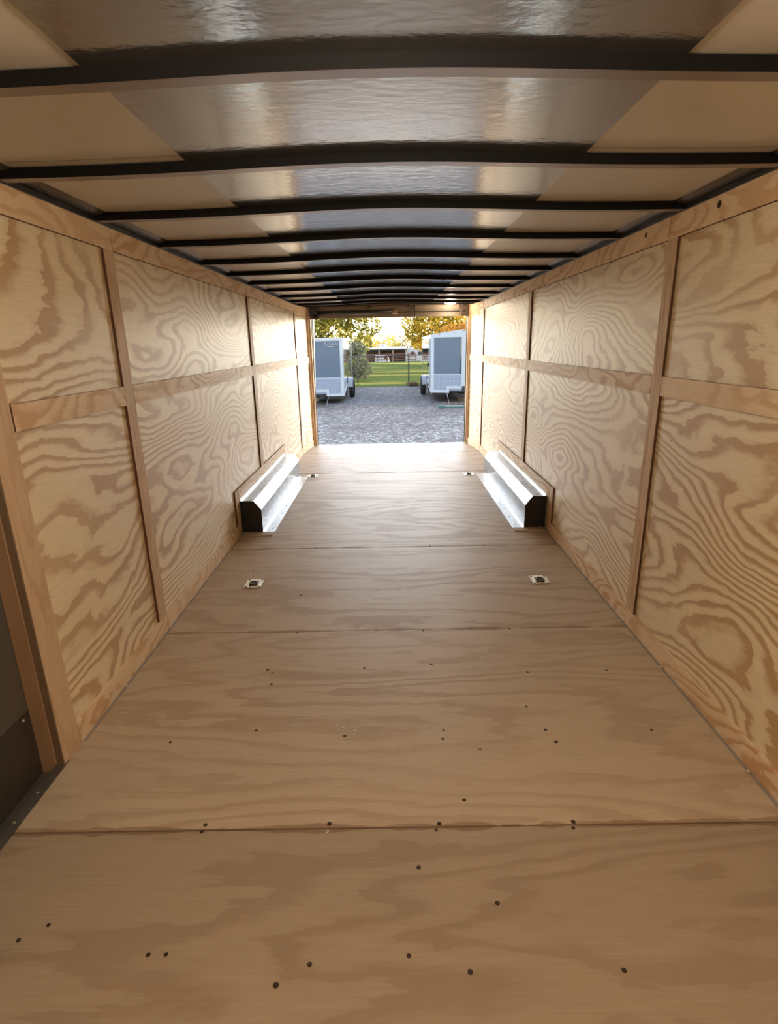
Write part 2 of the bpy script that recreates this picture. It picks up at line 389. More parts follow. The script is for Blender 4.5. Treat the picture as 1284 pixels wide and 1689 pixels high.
# battens over the sheet joints (faces lie in the planes x = XL and x = XR)
tn=[9]
def batten(side,y0,y1,z0,z1,label,vertical=False,x_in=None):
    s=-1 if side=='left' else 1; X=XL if s<0 else XR
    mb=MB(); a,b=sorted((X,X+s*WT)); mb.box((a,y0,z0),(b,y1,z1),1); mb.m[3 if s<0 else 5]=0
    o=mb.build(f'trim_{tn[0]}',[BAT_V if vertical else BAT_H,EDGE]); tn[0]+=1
    return struct(o,label,'batten')
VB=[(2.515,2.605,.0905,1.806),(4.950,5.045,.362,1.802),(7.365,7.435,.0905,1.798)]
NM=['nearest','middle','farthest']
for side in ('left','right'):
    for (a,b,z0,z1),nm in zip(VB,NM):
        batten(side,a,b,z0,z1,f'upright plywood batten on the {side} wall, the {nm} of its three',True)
    st=1.745 if side=='left' else .16
    # top strip
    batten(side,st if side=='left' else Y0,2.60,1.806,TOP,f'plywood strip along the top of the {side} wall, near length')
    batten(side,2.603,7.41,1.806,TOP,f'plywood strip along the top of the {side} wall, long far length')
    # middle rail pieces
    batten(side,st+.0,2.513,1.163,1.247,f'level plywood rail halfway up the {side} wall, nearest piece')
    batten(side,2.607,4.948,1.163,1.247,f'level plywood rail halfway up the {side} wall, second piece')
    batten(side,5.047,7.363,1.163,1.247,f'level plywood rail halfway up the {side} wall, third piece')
    # baseboards
    for k,(a,b) in enumerate(((1.745 if side=='left' else Y0,2.600),(2.604,4.03 if side=='left' else 3.99),(6.135,7.41))):
        s=-1 if side=='left' else 1; X=XL if s<0 else XR; aa,bb=sorted((X,X+s*WT))
        o=MB().box((aa,a,.002),(bb,b,.090)).build(f'baseboard_{side}' ,BAT_H,bevel=.0012)
        struct(o,f'plywood baseboard of the {side} wall, {["nearest length","length before the wheel box","length behind the wheel box"][k]}','baseboard')
    # frame of strips around the wheel box
    a0=4.035 if side=='left' else 3.99
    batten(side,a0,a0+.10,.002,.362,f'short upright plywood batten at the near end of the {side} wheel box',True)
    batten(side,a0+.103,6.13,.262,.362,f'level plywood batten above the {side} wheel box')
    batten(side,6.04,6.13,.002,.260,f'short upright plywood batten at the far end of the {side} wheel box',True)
if True:
    # rear posts, tapered wall strips
    for side,s in (('left',-1),('right',1)):
        X=XL if s<0 else XR; xe=-1.106 if s<0 else 1.120
        for z0,z1,nm in ((.002,.09,'bottom'),(1.163,1.247,'middle'),(1.806,TOP,'top')):
            o=MB().prism([(X,7.437),(xe,8.03),(xe+s*.012,8.03),(X+s*.012,7.437)],'z',z0,z1).build(f'trim_{tn[0]}',BAT_H); tn[0]+=1
            struct(o,f'short {nm} plywood strip on the {side} wall beside the rear opening','batten')
        xi=-1.066 if s<0 else 1.090
        a,b=sorted((xe-s*.014,xe+s*.06)); o=MB().box((a,8.03,0),(b,8.06,TOP)).build(f'trim_{tn[0]}',BAT_V,bevel=.002); tn[0]+=1
        struct(o,f'outer wooden post strip of the rear opening on the {side}','post')
        a,b=sorted((xi,xe+s*.05)); o=MB().box((a,8.066,0),(b,8.12,TOP)).build(f'trim_{tn[0]}',BAT_V,bevel=.002); tn[0]+=1
        struct(o,f'inner wooden post strip of the rear opening on the {side}','post')
        a,b=sorted((xi-s*.009,xi+s*.06)); o=MB().box((a,8.125,-.02),(b,8.16,1.9)).build(f'trim_{tn[0]}',BLACK); tn[0]+=1
        struct(o,f'black rubber edge of the rear opening on the {side}','seal')
# polished rear frame upright seen just outside the opening on the left
o=MB().poly([(-1.10,8.2,.2),(-1.085,8.2,.2),(-1.036,8.2,1.80),(-1.10,8.2,1.80),(-1.10,8.24,.2),(-1.085,8.24,.2),(-1.036,8.24,1.80),(-1.10,8.24,1.80)],[(0,1,2,3),(4,7,6,5),(0,4,5,1),(1,5,6,2),(2,6,7,3),(3,7,4,0)]).build(f'trim_{tn[0]}',flat('white_enamel',srgb(240,240,238),.35)); tn[0]+=1
struct(o,'white outer door frame upright just outside the opening on the left','frame')
# header over the opening
o=MB().box((-1.12,8.075,1.750),(1.14,8.12,1.99)).build(f'trim_{tn[0]}',HEADW,bevel=.002); tn[0]+=1
struct(o,'pale header board above the rear opening','header')
o=MB().box((-.955,8.052,1.846),(.98,8.074,1.90)).build(f'trim_{tn[0]}',HEADW,bevel=.002); tn[0]+=1
struct(o,'raised pale strip along the top of the header board','header')
# ramp spring gear on the header
t=empty('ramp_spring_bar',(-.4,8.05,1.81),0,'dark ramp door spring tube running along the left half of the header','spring bar')
q=MB().tube([(-.95,8.035,1.818),(.06,8.035,1.822)],.029,12).build('spring',BOW,None,smooth=True,origin=(-.4,8.05,1.81)); q.parent=t; q.location=(0,0,0)
q=MB().tube([(.06,8.04,1.82),(.13,8.04,1.825)],.034,12).build('end_collar',flat('tan_collar',srgb(150,120,92),.5),None,smooth=True,origin=(-.4,8.05,1.81)); q.parent=t; q.location=(0,0,0)
q=MB().tube([(.13,8.045,1.815),(.98,8.045,1.815)],.006,8).build('rod',BOW,None,origin=(-.4,8.05,1.81)); q.parent=t; q.location=(0,0,0)
t=empty('cable_pulley_bracket',(-1.0,8.04,1.75),0,'black cable pulley bracket at the top left corner of the opening','bracket')
def part(mb,name,mat,par,**k):
    o=mb.build(name,mat,None,**k); o.parent=par; o.matrix_parent_inverse=par.matrix_basis.inverted(); return o
def fixed(mb,name,mat,par,**k):
    """mesh given in world coordinates, parented without moving"""
    L=par.location; mb.v=[(x-L[0],y-L[1],z-L[2]) for x,y,z in mb.v]; o=mb.build(name,mat,par,**k); return o
fixed(MB().box((-1.065,8.0,1.775),(-.955,8.05,1.885)),'housing',BLACK,t,bevel=.004)
fixed(MB().lathe([(0,-.02),(.03,-.02),(.03,-.008),(.022,0),(.03,.008),(.03,.02),(0,.02)],'y',(-.99,8.02,1.765),16),'pulley',BLACK,t,smooth=True)
fixed(MB().box((-1.06,8.01,1.745),(-.95,8.05,1.756)),'bottom_plate',BLACK,t)
t=empty('spring_anchor_plate',(1.04,8.04,1.76),0,'dark spring anchor block at the top right corner of the opening','bracket')
fixed(MB().box((.985,8.02,1.765),(1.085,8.05,1.885)),'block',flat('brown_steel',srgb(92,74,62),.5,.3),t,bevel=.003)
fixed(MB().lathe([(0,-.012),(.012,-.012),(.012,0)],'y',(1.03,8.02,1.82),6),'bolt',BLACK,t)
o=MB().box((.352,8.03,1.752),(.368,8.05,1.90)).build('header_strap',BLACK); tag(o,'thin dark upright strap crossing the header right of centre','strap')
for x,lab in ((-.256,'small steel hook on the header left of centre'),(.271,'small steel hook on the header right of centre')):
    t=empty('header_hook',(x,8.04,1.87),0,lab,'hook','hooks on the header')
    fixed(MB().box((x-.022,8.03,1.885),(x+.022,8.051,1.905)),'plate',BOW,t,bevel=.002)
    fixed(MB().tube([(x+.02*math.cos(a),8.025,1.886-.022*math.sin(a)) for a in [i*math.pi/8 for i in range(9)]],.004,6),'loop',BOW,t,smooth=True)
# aluminium threshold and hinged ramp
o=MB().box((-1.12,8.07,-.03),(1.14,8.13,.0015)).build(f'trim_{tn[0]}',flat('pale_threshold_wood',srgb(206,186,160),.45)); tn[0]+=1
struct(o,'pale threshold strip at the rear edge of the floor','threshold')
t=empty('ramp_door',(0,8.16,-.03),0,'lowered ramp door sloping down behind the threshold to the gravel','ramp door')
fixed(MB().prism([(8.17,-.035),(10.15,-.50),(10.15,-.54),(8.17,-.09)],'x',-1.06,1.08),'panel',flat('worn_ramp_ply',srgb(206,190,168),.6),t)
fixed(MB().tube([(-1.05,8.155,-.045),(1.07,8.155,-.045)],.014,10),'hinge',ALU,t)
fixed(MB().prism([(10.15,-.49),(10.5,-.545),(10.5,-.55),(10.15,-.54)],'x',-1.0,1.02),'flap',ALU,t)

# side door on the near left
dr=MB().box((-1.262,.74,-.030),(-1.242,1.640,1.87)).build('door_1',DOORG); struct(dr,'dark grey side door at the near left edge','door')
k=MB().box((-1.2418,.74,-.028),(-1.2395,1.640,.243)).build('kick_plate',DOORK,dr)
mb=MB(); 
for y,z in ((1.58,.225),(1.20,.225),(.85,.225)): mb.lathe([(0,.004),(.004,.003),(.006,0)],'x',(-1.2395,y,z),10)
mb.build('rivet',SCREWM,dr)
o=MB().box((-1.2665,1.632,-.035),(XL+.0,1.7395,TOP)).build(f'trim_{tn[0]}',BAT_V,bevel=.003); tn[0]+=1; struct(o,'solid wooden post on the far side of the side door','post')
mb=MB(); mb.box((-1.195,1.626,0),(XL-.001,1.6318,TOP)); o=mb.build(f'trim_{tn[0]}',JAMBG); tn[0]+=1; struct(o,'brown grey jamb facing beside the side door','trim')
mb=MB(); mb.box((-1.240,1.612,-.03),(-1.203,1.6318,1.87)); o=mb.build(f'trim_{tn[0]}',flat('jamb_stop',srgb(150,118,88),.55)); tn[0]+=1; struct(o,'lighter door stop strip between jamb and side door','trim')
GREYAL=flat('dull_grey_aluminium',srgb(136,130,124),.42,.75,.12,12)
t=empty('door_sill',(-1.2,1.2,-.02),0,'grey aluminium sill along the foot of the side door','door sill')
fixed(MB().box((-1.241,.74,-.030),(-1.211,1.63,-.012)),'outer_rail',GREYAL,t,bevel=.002)
fixed(MB().prism([(-1.205,.0035),(-1.166,.0035),(-1.166,.0012),(-1.203,.0012),(-1.203,-.03),(-1.205,-.03)],'y',.74,1.655),'floor_edge_strip',GREYAL,t)
mb=MB()
for y in (.85,1.38,1.50): mb.lathe([(0,.0065),(.0035,.006),(.005,.0035)],'z',(-1.19,y,0),10)
fixed(mb,'screw_head',SCREWM,t)
o=MB().box((-1.245,.66,1.87),(XL,1.6315,TOP)).build(f'trim_{tn[0]}',BAT_H); tn[0]+=1; struct(o,'wooden head piece above the side door','trim')
o=MB().box((-1.2665,.66,-.035),(XL,.74,TOP)).build(f'trim_{tn[0]}',BAT_V); tn[0]+=1; struct(o,'wooden post on the near side of the side door','post')

# ------------------------------------------------------------------ wheel boxes
def wheel_box(side):
    s=-1 if side=='left' else 1; X=XL if s<0 else XR
    yn,yf=4.15,6.06; xo=X-s*.160; xc=X-s*.105
    t=empty('wheel_box',(X,5.1,0),0,f'galvanised steel wheel box with black end along the {side} wall','wheel box','wheel boxes on both sides of the floor')
    mb=MB(); th=.0015
    prof=[(X-s*.001,.262),(xc,.262),(xo,.190),(xo,.002)]
    # cover as folded sheet
    P=[];n=len(prof)
    for y in (yn,yf):
        for p in prof: P.append((p[0],y,p[1]))
        for p in prof[::-1]: P.append((p[0]+s*.002,y,p[1]-.002))
    m=2*n; fs=[(i,(i+1)%m,m+(i+1)%m,m+i) for i in range(m)]+[tuple(range(m)),tuple(range(2*m-1,m-1,-1))]
    mb.poly(P,fs); fixed(mb,'cover',GALV,t)
    fixed(MB().prism([(X-s*.001,.260),(xc,.260),(xo+s*.001,.189),(xo+s*.001,.003),(X-s*.001,.003)],'y',yn+.003,yn+.006),'end_panel',BLACK,t)['label']='black end panel'
    fixed(MB().prism([(X-s*.001,.260),(xc,.260),(xo+s*.001,.189),(xo+s*.001,.003),(X-s*.001,.003)],'y',yf-.006,yf-.003),'end_panel',BLACK,t)['label']='black end panel'
    a,b=sorted((xo-s*.001,xo-s*.088)); fixed(MB().box((a,yn+.01,.0012),(b,yf,.0032)),'floor_flange',GALV,t)
    a,b=sorted((xo-s*.0,xo-s*.004)); fixed(MB().box((a,yn,.003),(b,yf,.012)),'bright_edge',ALU,t)
    a,b=sorted((X-s*.0012,X-s*.004)); fixed(MB().box((a,yn,.250),(b,yf,.275)),'wall_flange',ALU,t)
    for i in range(9):
        fixed(MB().lathe([(0,.006),(.004,.0055),(.006,.003)],'z',(xo-s*.05,yn+.1+i*.215,0),8),'flange_screw',SCREWM,t)
    # plywood scrap under the flange end
    a,b=sorted((X-s*.012,xo-s*.085)); o=MB().box((a,yn-.075,.0012),(b,yn+.003,.009)).build('packing_strip',FLOORPLY,bevel=.001)
    tag(o,f'thin plywood packing strip on the floor at the near end of the {side} wheel box','strip')
wheel_box('left'); wheel_box('right')

# ------------------------------------------------------------------ recessed tie-down rings
def make_ring():
    t=empty('tie_down_ring')
    mb=MB(); hw,hl=.052,.062; ih,il=.026,.034
    # plate with a rectangular hole
    def rr(w,l,r,n=4):
        P=[]
        for cx,cy,a0 in ((w-r,l-r,0),(-w+r,l-r,90),(-w+r,-l+r,180),(w-r,-l+r,270)):
            for i in range(n+1):
                a=math.radians(a0+90*i/n); P.append((cx+r*math.cos(a),cy+r*math.sin(a)))
        return P
    O=rr(hw,hl,.012); I=rr(ih,il,.004); n=len(O)
    for z,rev in ((.0045,0),(.0012,1)):
        b=len(mb.v)
        mb.poly([(x,y,z) for x,y in O]+[(x,y,z) for x,y in I],[(i,(i+1)%n,n+(i+1)%n,n+i) for i in range(n)])
    mb.poly([(x,y,.0012) for x,y in O]+[(x,y,.0045) for x,y in O],[(i,(i+1)%n,n+(i+1)%n,n+i) for i in range(n)])
    mb.build('plate',alum('bright_zinc',srgb(225,222,205),.25),t,bevel=.0006)
    mb=MB(); mb.poly([(x*1.0,y*1.0,.0040) for x,y in I]+[(x*.8,y*.8,.0013) for x,y in I],[(i,(i+1)%n,n+(i+1)%n,n+i) for i in range(n)]+[tuple(range(n,2*n))])
    mb.build('recess_pan',flat('dark_pan',srgb(52,46,34),.45,.6),t)
    mb=MB(); P=[(.020,-.018),(.021,.012),(.012,.028),(-.012,.028),(-.021,.012),(-.020,-.018)]
    mb.tube([(x,y-.012,.0085+.001*i) for i,(x,y) in enumerate(P)],.0045,8); mb.tube([(-.024,-.028,.008),(.024,-.028,.008)],.005,8)
    mb.build('ring',flat('worn_steel',srgb(110,104,88),.35,.9),t,smooth=True)
    for sx in (-1,1):
        for sy in (-1,1):
            MB().lathe([(0,.0065),(.005,.006),(.007,.0045)],'z',(sx*.040,sy*.050,0),10).build('bolt',flat('dark_bolt',srgb(60,58,50),.4,.7) if (sx,sy)==(-1,-1) else bpy.data.materials['dark_bolt'],t)
    return t
rg=make_ring()
RG=[((-.856,3.172),'recessed tie-down ring in the floor at the left, in front of the left wheel box'),((.902,3.157),'recessed tie-down ring in the floor at the right, in front of the right wheel box'),
    ((-.872,6.10),'small far tie-down ring in the floor beside the far end of the left wheel box'),((.868,6.06),'small far tie-down ring in the floor beside the far end of the right wheel box')]
for i,((x,y),lab) in enumerate(RG):
    o=rg if i==0 else copy_tree(rg)
    o.location=(x,y,.0005); tag(o,lab,'tie-down ring','tie-down rings in the floor')

# ------------------------------------------------------------------ screws in the floor
DARK=[(-0.532,1.799),(-0.839,1.739),(-0.574,2.214),(-0.549,2.189),(-0.534,2.1),(-0.19,1.76),(-0.136,2.216),(0.17,2.237),(0.183,1.782),(0.176,1.735),(0.592,2.161),(0.943,2.165),(0.567,1.776),(0.588,1.709),(0.962,1.767),(0.529,1.917),(0.217,1.445),(-0.207,1.36),(-0.589,1.363),(-0.592,1.338),(0.129,1.354),(0.118,1.332),(0.538,1.354),(0.531,1.331),(-0.608,0.983),(-0.565,0.983),(-0.213,0.956),(-0.285,0.912),(0.023,0.972),(0.165,0.934),(0.259,1.1),(0.523,0.933),(0.059,1.207),(-0.948,1.022),(-0.895,1.059),(-0.494,2.549),(-0.089,2.567),(0.153,2.552),(0.594,2.556),(-0.54,2.995),(-0.91,3.376),(-0.555,3.8),(0.276,3.784),(0.666,3.79)]
BRIGHT=[(-0.2,1.805),(-0.154,1.801),(-0.155,1.786),(-0.211,1.332),(-0.527,3.214)]
def where(x,y,head,pts):
    sheets=['nearest floor sheet','second floor sheet','third floor sheet','fourth floor sheet']
    k=max(0,min(3,int((y-1.3442)//1.2192)+1)); mine=sorted(p for p in pts if max(0,min(3,int((p[1]-1.3442)//1.2192)+1))==k)
    i=mine.index((x,y)); n=len(mine)
    N=["","second","third","fourth","fifth","sixth","seventh","eighth","ninth","tenth","eleventh","twelfth"]
    if i<=n-1-i: pos='leftmost' if i==0 else f'{N[i]} from the left'
    else: j=n-1-i; pos='rightmost' if j==0 else f'{N[j]} from the right'
    return f'{head}, {pos} on the {sheets[k]}'
s0=MB().lathe([(0,.0006),(.0035,.0018),(.0062,.0014),(.0070,.0002)],'z',(0,0,0),10).build('floor_screw',SCREWD)
for i,(x,y) in enumerate(DARK):
    o=s0 if i==0 else s0.copy()
    if i: COL.objects.link(o)
    o.location=(x,y,.0008); o.scale=(random.uniform(.75,1.1),)*3; tag(o,where(x,y,'dark screw head in the floor',DARK),'screw','dark screws sunk into the plywood floor')
s1=MB().lathe([(0,.0026),(.004,.0024),(.0065,.0008)],'z',(0,0,0),10).build('floor_screw',SCREWM)
for i,(x,y) in enumerate(BRIGHT):
    o=s1 if i==0 else s1.copy()
    if i: COL.objects.link(o)
    o.location=(x,y,.0008); tag(o,where(x,y,'bright raised screw head in the floor',BRIGHT),'screw','bright screws in the plywood floor')
EL=[(2.095),(2.61),(2.987),(3.241),(2.853),(3.503),(3.756),(1.736)]; ER=[3.002,2.172,1.54,2.613,3.396]
k0=MB().lathe([(0,.014),(.005,.013),(.0085,.009),(.009,.006),(.004,.004),(.003,0)],'z',(0,0,0),12).build('edge_screw',SCREWM,smooth=True)
first=True
for side,lst in (('left',EL),('right',ER)):
    for iy,y in enumerate(sorted(lst)):
        o=k0 if first else k0.copy()
        if not first: COL.objects.link(o)
        first=False
        x=XL+.010 if side=='left' else XR-.010
        o.location=(x,y,.002); o.scale=(.8,.8,.8); tag(o,f'shiny raised screw on the {side} floor edge, {["nearest","second nearest","third nearest","fourth nearest","fifth nearest","sixth nearest","second farthest","farthest"][iy]}','screw',f'raised screws along the {side} floor edge')
# screws low on ceiling rail knots on the right top strip
for (y,z),lab in (((2.235,1.864),'dark oval knot hole plug in the top strip of the right wall, nearer one'),((2.831,1.864),'brown oval plug in the top strip of the right wall, farther one')):
    o=MB().lathe([(0,-.0015),(.011,-.001),(.013,0)],'x',(0,0,0),16).build('wood_plug',SCREWD); o.location=(XR,y,z); tag(o,lab,'plug','plugs in the right top strip')

# ------------------------------------------------------------------ rear dome lamp and an added fill lamp
def dome(x,y,lab,power,vis=True):
    z=cz(x)-.012 if True else 0
    t=empty('dome_lamp',(x,y,z),0,lab,'ceiling lamp')
    MB().lathe([(0,.016),(.088,.016),(.092,.006),(.088,-.004),(.080,-.006)],'z',(0,0,0),32).build('bezel',WHITEPL,t,smooth=True)
    MB().lathe([(.080,-.006),(.074,-.018),(.056,-.028),(.03,-.033),(0,-.035)],'z',(0,0,0),32).build('lens',LENS,t,smooth=True)
    ld=bpy.data.lights.new('lamp_light','POINT'); ld.shadow_soft_size=.05; ld.energy=power; ld.color=(1,.85,.66)
    lo=bpy.data.objects.new('lamp_light',ld); COL.objects.link(lo); lo.parent=t; lo.location=(0,0,-.09)
    return t
dome(.83,7.86,'round white dome lamp on the ceiling by the rear opening, lit',LAMP_FAR)
dome(0,.36,'added unseen fill lamp on the ceiling above the viewer, lit',LAMP_FILL)  # lamp added out of view to brighten the dark near end

# ================================================================== outdoors
GZ=-.55
def gravel():
    g=NG('crushed_gravel'); q=g.xyz(); v=g.vec(q[0],q[1],q[2])
    vo=g.n('ShaderNodeTexVoronoi'); g.l(v,vo.inputs['Vector']); vo.inputs['Scale'].default_value=14
    v2=g.n('ShaderNodeTexVoronoi'); g.l(v,v2.inputs['Vector']); v2.inputs['Scale'].default_value=25
    h=g.n('ShaderNodeSeparateColor'); g.l(vo.outputs['Color'],h.inputs[0])
    h2=g.n('ShaderNodeSeparateColor'); g.l(v2.outputs['Color'],h2.inputs[0])
    t=g.m('ADD',g.m('MULTIPLY',h.outputs[0],.55),g.m('MULTIPLY',h2.outputs[1],.45))
    c=g.ramp(t,[(.1,(.012,.012,.012,1)),(.42,(.042,.041,.042,1)),(.66,(.09,.088,.09,1)),(.95,(.27,.27,.265,1))])
    big=g.noise(v,.5,4,.6)
    brown=g.m('MULTIPLY',g.m('MAXIMUM',g.m('SUBTRACT',g.m('ADD',big,g.m('MULTIPLY',q[1],.012)),.62),0.0),2.2)
    c=g.mix(g.m('MINIMUM',brown,.7),c,(.028,.022,.018,1))
    g.set(c,.85,0,.3); g.bump(g.m('SUBTRACT',1.0,vo.outputs['Distance']),.9,.03); return g.mat
def ground_sheet(name,x0,x1,y0,y1,z,mat,lab,cat,dz=0.0,n=(2,2),zf=None):
    mb=MB(); P=[];nx,ny=n
    for j in range(ny+1):
        for i in range(nx+1):
            x=x0+(x1-x0)*i/nx; y=y0+(y1-y0)*j/ny; P.append((x,y,(zf(x,y) if zf else z)))
    fs=[(j*(nx+1)+i,j*(nx+1)+i+1,(j+1)*(nx+1)+i+1,(j+1)*(nx+1)+i) for j in range(ny) for i in range(nx)]
    mb.poly(P,fs); o=mb.build(name,mat,smooth=True); return tag(o,lab,cat,kind='structure')
ground_sheet('gravel_yard',-60,60,-30,29.0,GZ,gravel(),'grey crushed gravel yard behind the trailer','gravel')
def grass():
    g=NG('mown_grass'); q=g.xyz(); v=g.vec(q[0],q[1],0.0)
    n=g.noise(v,8,4,.7); d=g.noise(g.vec(g.m('MULTIPLY',q[0],.09),g.m('MULTIPLY',q[1],.42),0.0),1.0,3,.5,.3)
    c=g.mix(n,(.036,.056,.014,1),(.095,.115,.034,1))
    c=g.mix(g.m('MULTIPLY',g.m('MAXIMUM',g.m('SUBTRACT',d,.52),0.0),7.0),c,(.26,.22,.06,1))  # yellow bands of sunlight painted into the grass colour
    g.set(c,1.0,0,0.0); g.bump(n,.4,.05); return g.mat
GR=grass()
def fz(x,y): 
    if y<62: return -.54
    t=min(1,(y-62)/40); return -.54-2.0*t*t*(3-2*t)
ground_sheet('grass_field',-220,220,27.25,420,0,GR,'green field with painted yellow sunlit streaks beyond the fence','field',n=(6,90),zf=fz)

# ---- neighbour trailers
BODY=NG('glossy_dark_skin'); BODY.set((.012,.012,.014,1),.07,0,.9,**{'Coat Weight':1.0,'Coat Roughness':.04}); BODY=BODY.mat
FRONTP=flat('charcoal_front_sheet',(.056,.086,.122,1),.38,0,.06,3)
TRIM=flat('pale_aluminium_trim',(.32,.36,.38,1),.5,.1,.05,10)
def atp():
    g=NG('diamond_plate'); q=g.obj(); a=g.m('ADD',q[0],q[2]); b=g.m('SUBTRACT',q[0],q[2])
    w1=g.m('SINE',g.m('MULTIPLY',a,90.0)); w2=g.m('SINE',g.m('MULTIPLY',b,90.0)); h=g.m('MAXIMUM',g.m('MULTIPLY',w1,w2),0.0)
    g.set(g.mix(h,(.15,.185,.24,1),(.32,.36,.42,1)),.4,.3); g.bump(h,.5,.006); return g.mat
ATP=atp(); RUB=flat('tyre_rubber',srgb(28,28,30),.8,0,.2,20,.2); RIM=flat('white_rim',srgb(190,192,196),.35,.4)
FEND=flat('white_fender',(.22,.235,.24,1),.3); AMBER=flat('amber_lens',srgb(180,90,20),.3)
def cargo_trailer(x,y,rz,w,L,vdepth,z0,z1,label,panel_side,crownz=0.0,door=False,wheels_y=(2.45,),logo=False):
    t=empty('cargo_trailer',(x,y,GZ),rz,label,'trailer','enclosed cargo trailers in the gravel yard')
    hw=w/2; b=z0-GZ; top=z1-GZ
    # plan: flat-sided body, nose pointing to -y (the corners lie at y=0)
    plan=[(-hw,L),(-hw,0),(-.06,-vdepth),(.06,-vdepth),(hw,0),(hw,L)]
    mb=MB(); n=len(plan); P=[(px,py,b) for px,py in plan]+[(px,py,top+(crownz if abs(px)<.1 else 0)) for px,py in plan]+[]
    mb.poly(P,[tuple(range(n))[::-1],tuple(range(n,2*n))]+[(i,(i+1)%n,n+(i+1)%n,n+i) for i in range(n)])
    mb.build('body',BODY,t)
    def face(u0,u1,za,zb,out,name,mat,s,dzt=(0,0)):
        # patch on the nose face of side s between fractions u (0 at corner, 1 at nose)
        A=Vector((s*hw,0)); B=Vector((s*.06,-vdepth)); d=B-A; nrm=Vector((s*(vdepth+.0001),-(hw-.06))).normalized()
        nrm=Vector((s*vdepth,-(hw-.06))).normalized()
        p0=A+d*u0+nrm*out; p1=A+d*u1+nrm*out; q0=A+d*u0; q1=A+d*u1
        mb=MB(); mb.poly([(p0.x,p0.y,za),(p1.x,p1.y,za),(p1.x,p1.y,zb+dzt[1]),(p0.x,p0.y,zb+dzt[0]),(q0.x,q0.y,za),(q1.x,q1.y,za),(q1.x,q1.y,zb+dzt[1]),(q0.x,q0.y,zb+dzt[0])],
            [(0,1,2,3),(0,3,7,4),(1,5,6,2),(3,2,6,7),(0,4,5,1)])
        return mb.build(name,mat,t)
    for s in (-1,1):
        face(.10,.94,b+.60,top-.09,.006,'front_sheet',FRONTP,s,(0,crownz))
        face(0,.10,b+.05,top-.08,.012,'corner_trim',ATP if False else TRIM,s)
        face(0,1,b+.06,b+.575,.010,'stone_guard',ATP,s)
        face(0,1,b+.575,b+.60,.014,'guard_trim',TRIM,s)
        face(0,1,top-.09,top+.01,.020,'top_trim',TRIM,s,(0,crownz))
        face(0,.55,b-.03,b+.06,.020,'bottom_rail',TRIM,s)
        face(.52,.60,b-.03,b+.20,.022,'bottom_rail',TRIM,s)
        face(.60,1,b+.12,b+.20,.020,'bottom_rail',TRIM,s)
        for u in (.25,.75):
            face(u,u+.035,top-.05+crownz*u,top-.03+crownz*u,.030,'marker_lamp',AMBER,s)
        # sides
        a_,b_=sorted((s*hw,s*(hw+.012)))
        MB().box((a_,-.01,top-.07),(b_,L,top+.01)).build('roof_rail',TRIM,t)
        MB().box((a_,0,b+.02),(b_,.05,top-.06)).build('side_corner_strip',TRIM,t)
        MB().box((a_,L-.06,b),(b_,L,top-.06)).build('rear_corner_strip',TRIM,t)
        wy=wheels_y[0]; 
        # lower rail rising to the fender
        MB().prism([(0,b-.03),(.02,b+.06),(wy-.62,b+.28),(wy-.55,b+.28),(wy-.55,b+.19)],'x',a_,b_).build('sloping_rail',TRIM,t)
        MB().box((a_,wy+.45,b-.02),(b_,L,b+.05)).build('lower_rail',TRIM,t)
        # fender arch
        c0=s*(hw+.012); c1=s*(hw+.20); mb=MB(); P=[]; m=14
        for i in range(m+1):
            a=math.radians(12+156*i/m); r=.41
            for rr in (r,r+.02):
                for cx in (c0,c1): P.append((cx,wy-math.cos(a)*r*1.0-(rr-r)*math.cos(a),.33+rr*math.sin(a)*1.0+(0)))
        fs=[]
        for i in range(m):
            o_=i*4; fs+=[(o_,o_+1,o_+5,o_+4),(o_+2,o_+6,o_+7,o_+3),(o_+1,o_+3,o_+7,o_+5),(o_,o_+4,o_+6,o_+2)]
        fs+=[(0,2,3,1),(m*4,m*4+1,m*4+3,m*4+2)]
        mb.poly(P,fs); mb.build('fender',FEND,t)
        for wyy in wheels_y:
            wt=MB().lathe([(.20,-.10),(.31,-.10),(.345,-.07),(.35,0),(.345,.07),(.31,.10),(.20,.10)],'x',(s*(hw+.15),wyy,.35),28).build('tire',RUB,t,smooth=True)
            MB().lathe([(.205,s*.06),(.19,s*.05),(.06,s*.04),(.05,s*.07),(0,s*.07),],'x',(s*(hw+.15),wyy,.35),20).build('rim',RIM,wt,smooth=True)
    face(0,.0001,b,b+.01,.001,'nose_foot',TRIM,1)
    MB().box((-.085,-vdepth-.02,b+.2),(.085,-vdepth+.03,top-.05+crownz)).build('nose_trim',TRIM,t)
    MB().box((-hw+.05,.1,b-.14),(hw-.05,L-.1,b-.001)).build('underframe',BLACK,t)
    MB().box((-hw+.1,wheels_y[0]-.06,.29),(hw,wheels_y[0]+.06,.41)).build('axle',BLACK,t)
    # tongue
    mb=MB()
    for s in (-1,1): mb.prism([(s*.42,.1),(s*.50,.1),(s*.06,-1.15-vdepth*.3),(s*.0,-1.15-vdepth*.3)],'z',b-.12,b-.03)
    tg=mb.build('tongue',BLACK,t)
    MB().prism([(-.05,-1.1-vdepth*.3),(.05,-1.1-vdepth*.3),(.04,-1.38-vdepth*.3),(-.04,-1.38-vdepth*.3)],'z',b-.10,b-.02).build('coupler',GALV,tg)
    MB().tube([(0,-.95-vdepth*.3,b-.30),(0,-.95-vdepth*.3,b+.35)],.03,10).tube([(0,-.95-vdepth*.3,.0),(0,-.95-vdepth*.3,b-.3)],.02,8).box((-.08,-1.03-vdepth*.3,0),(.08,-.87-vdepth*.3,.015)).build('jack',GALV,tg)
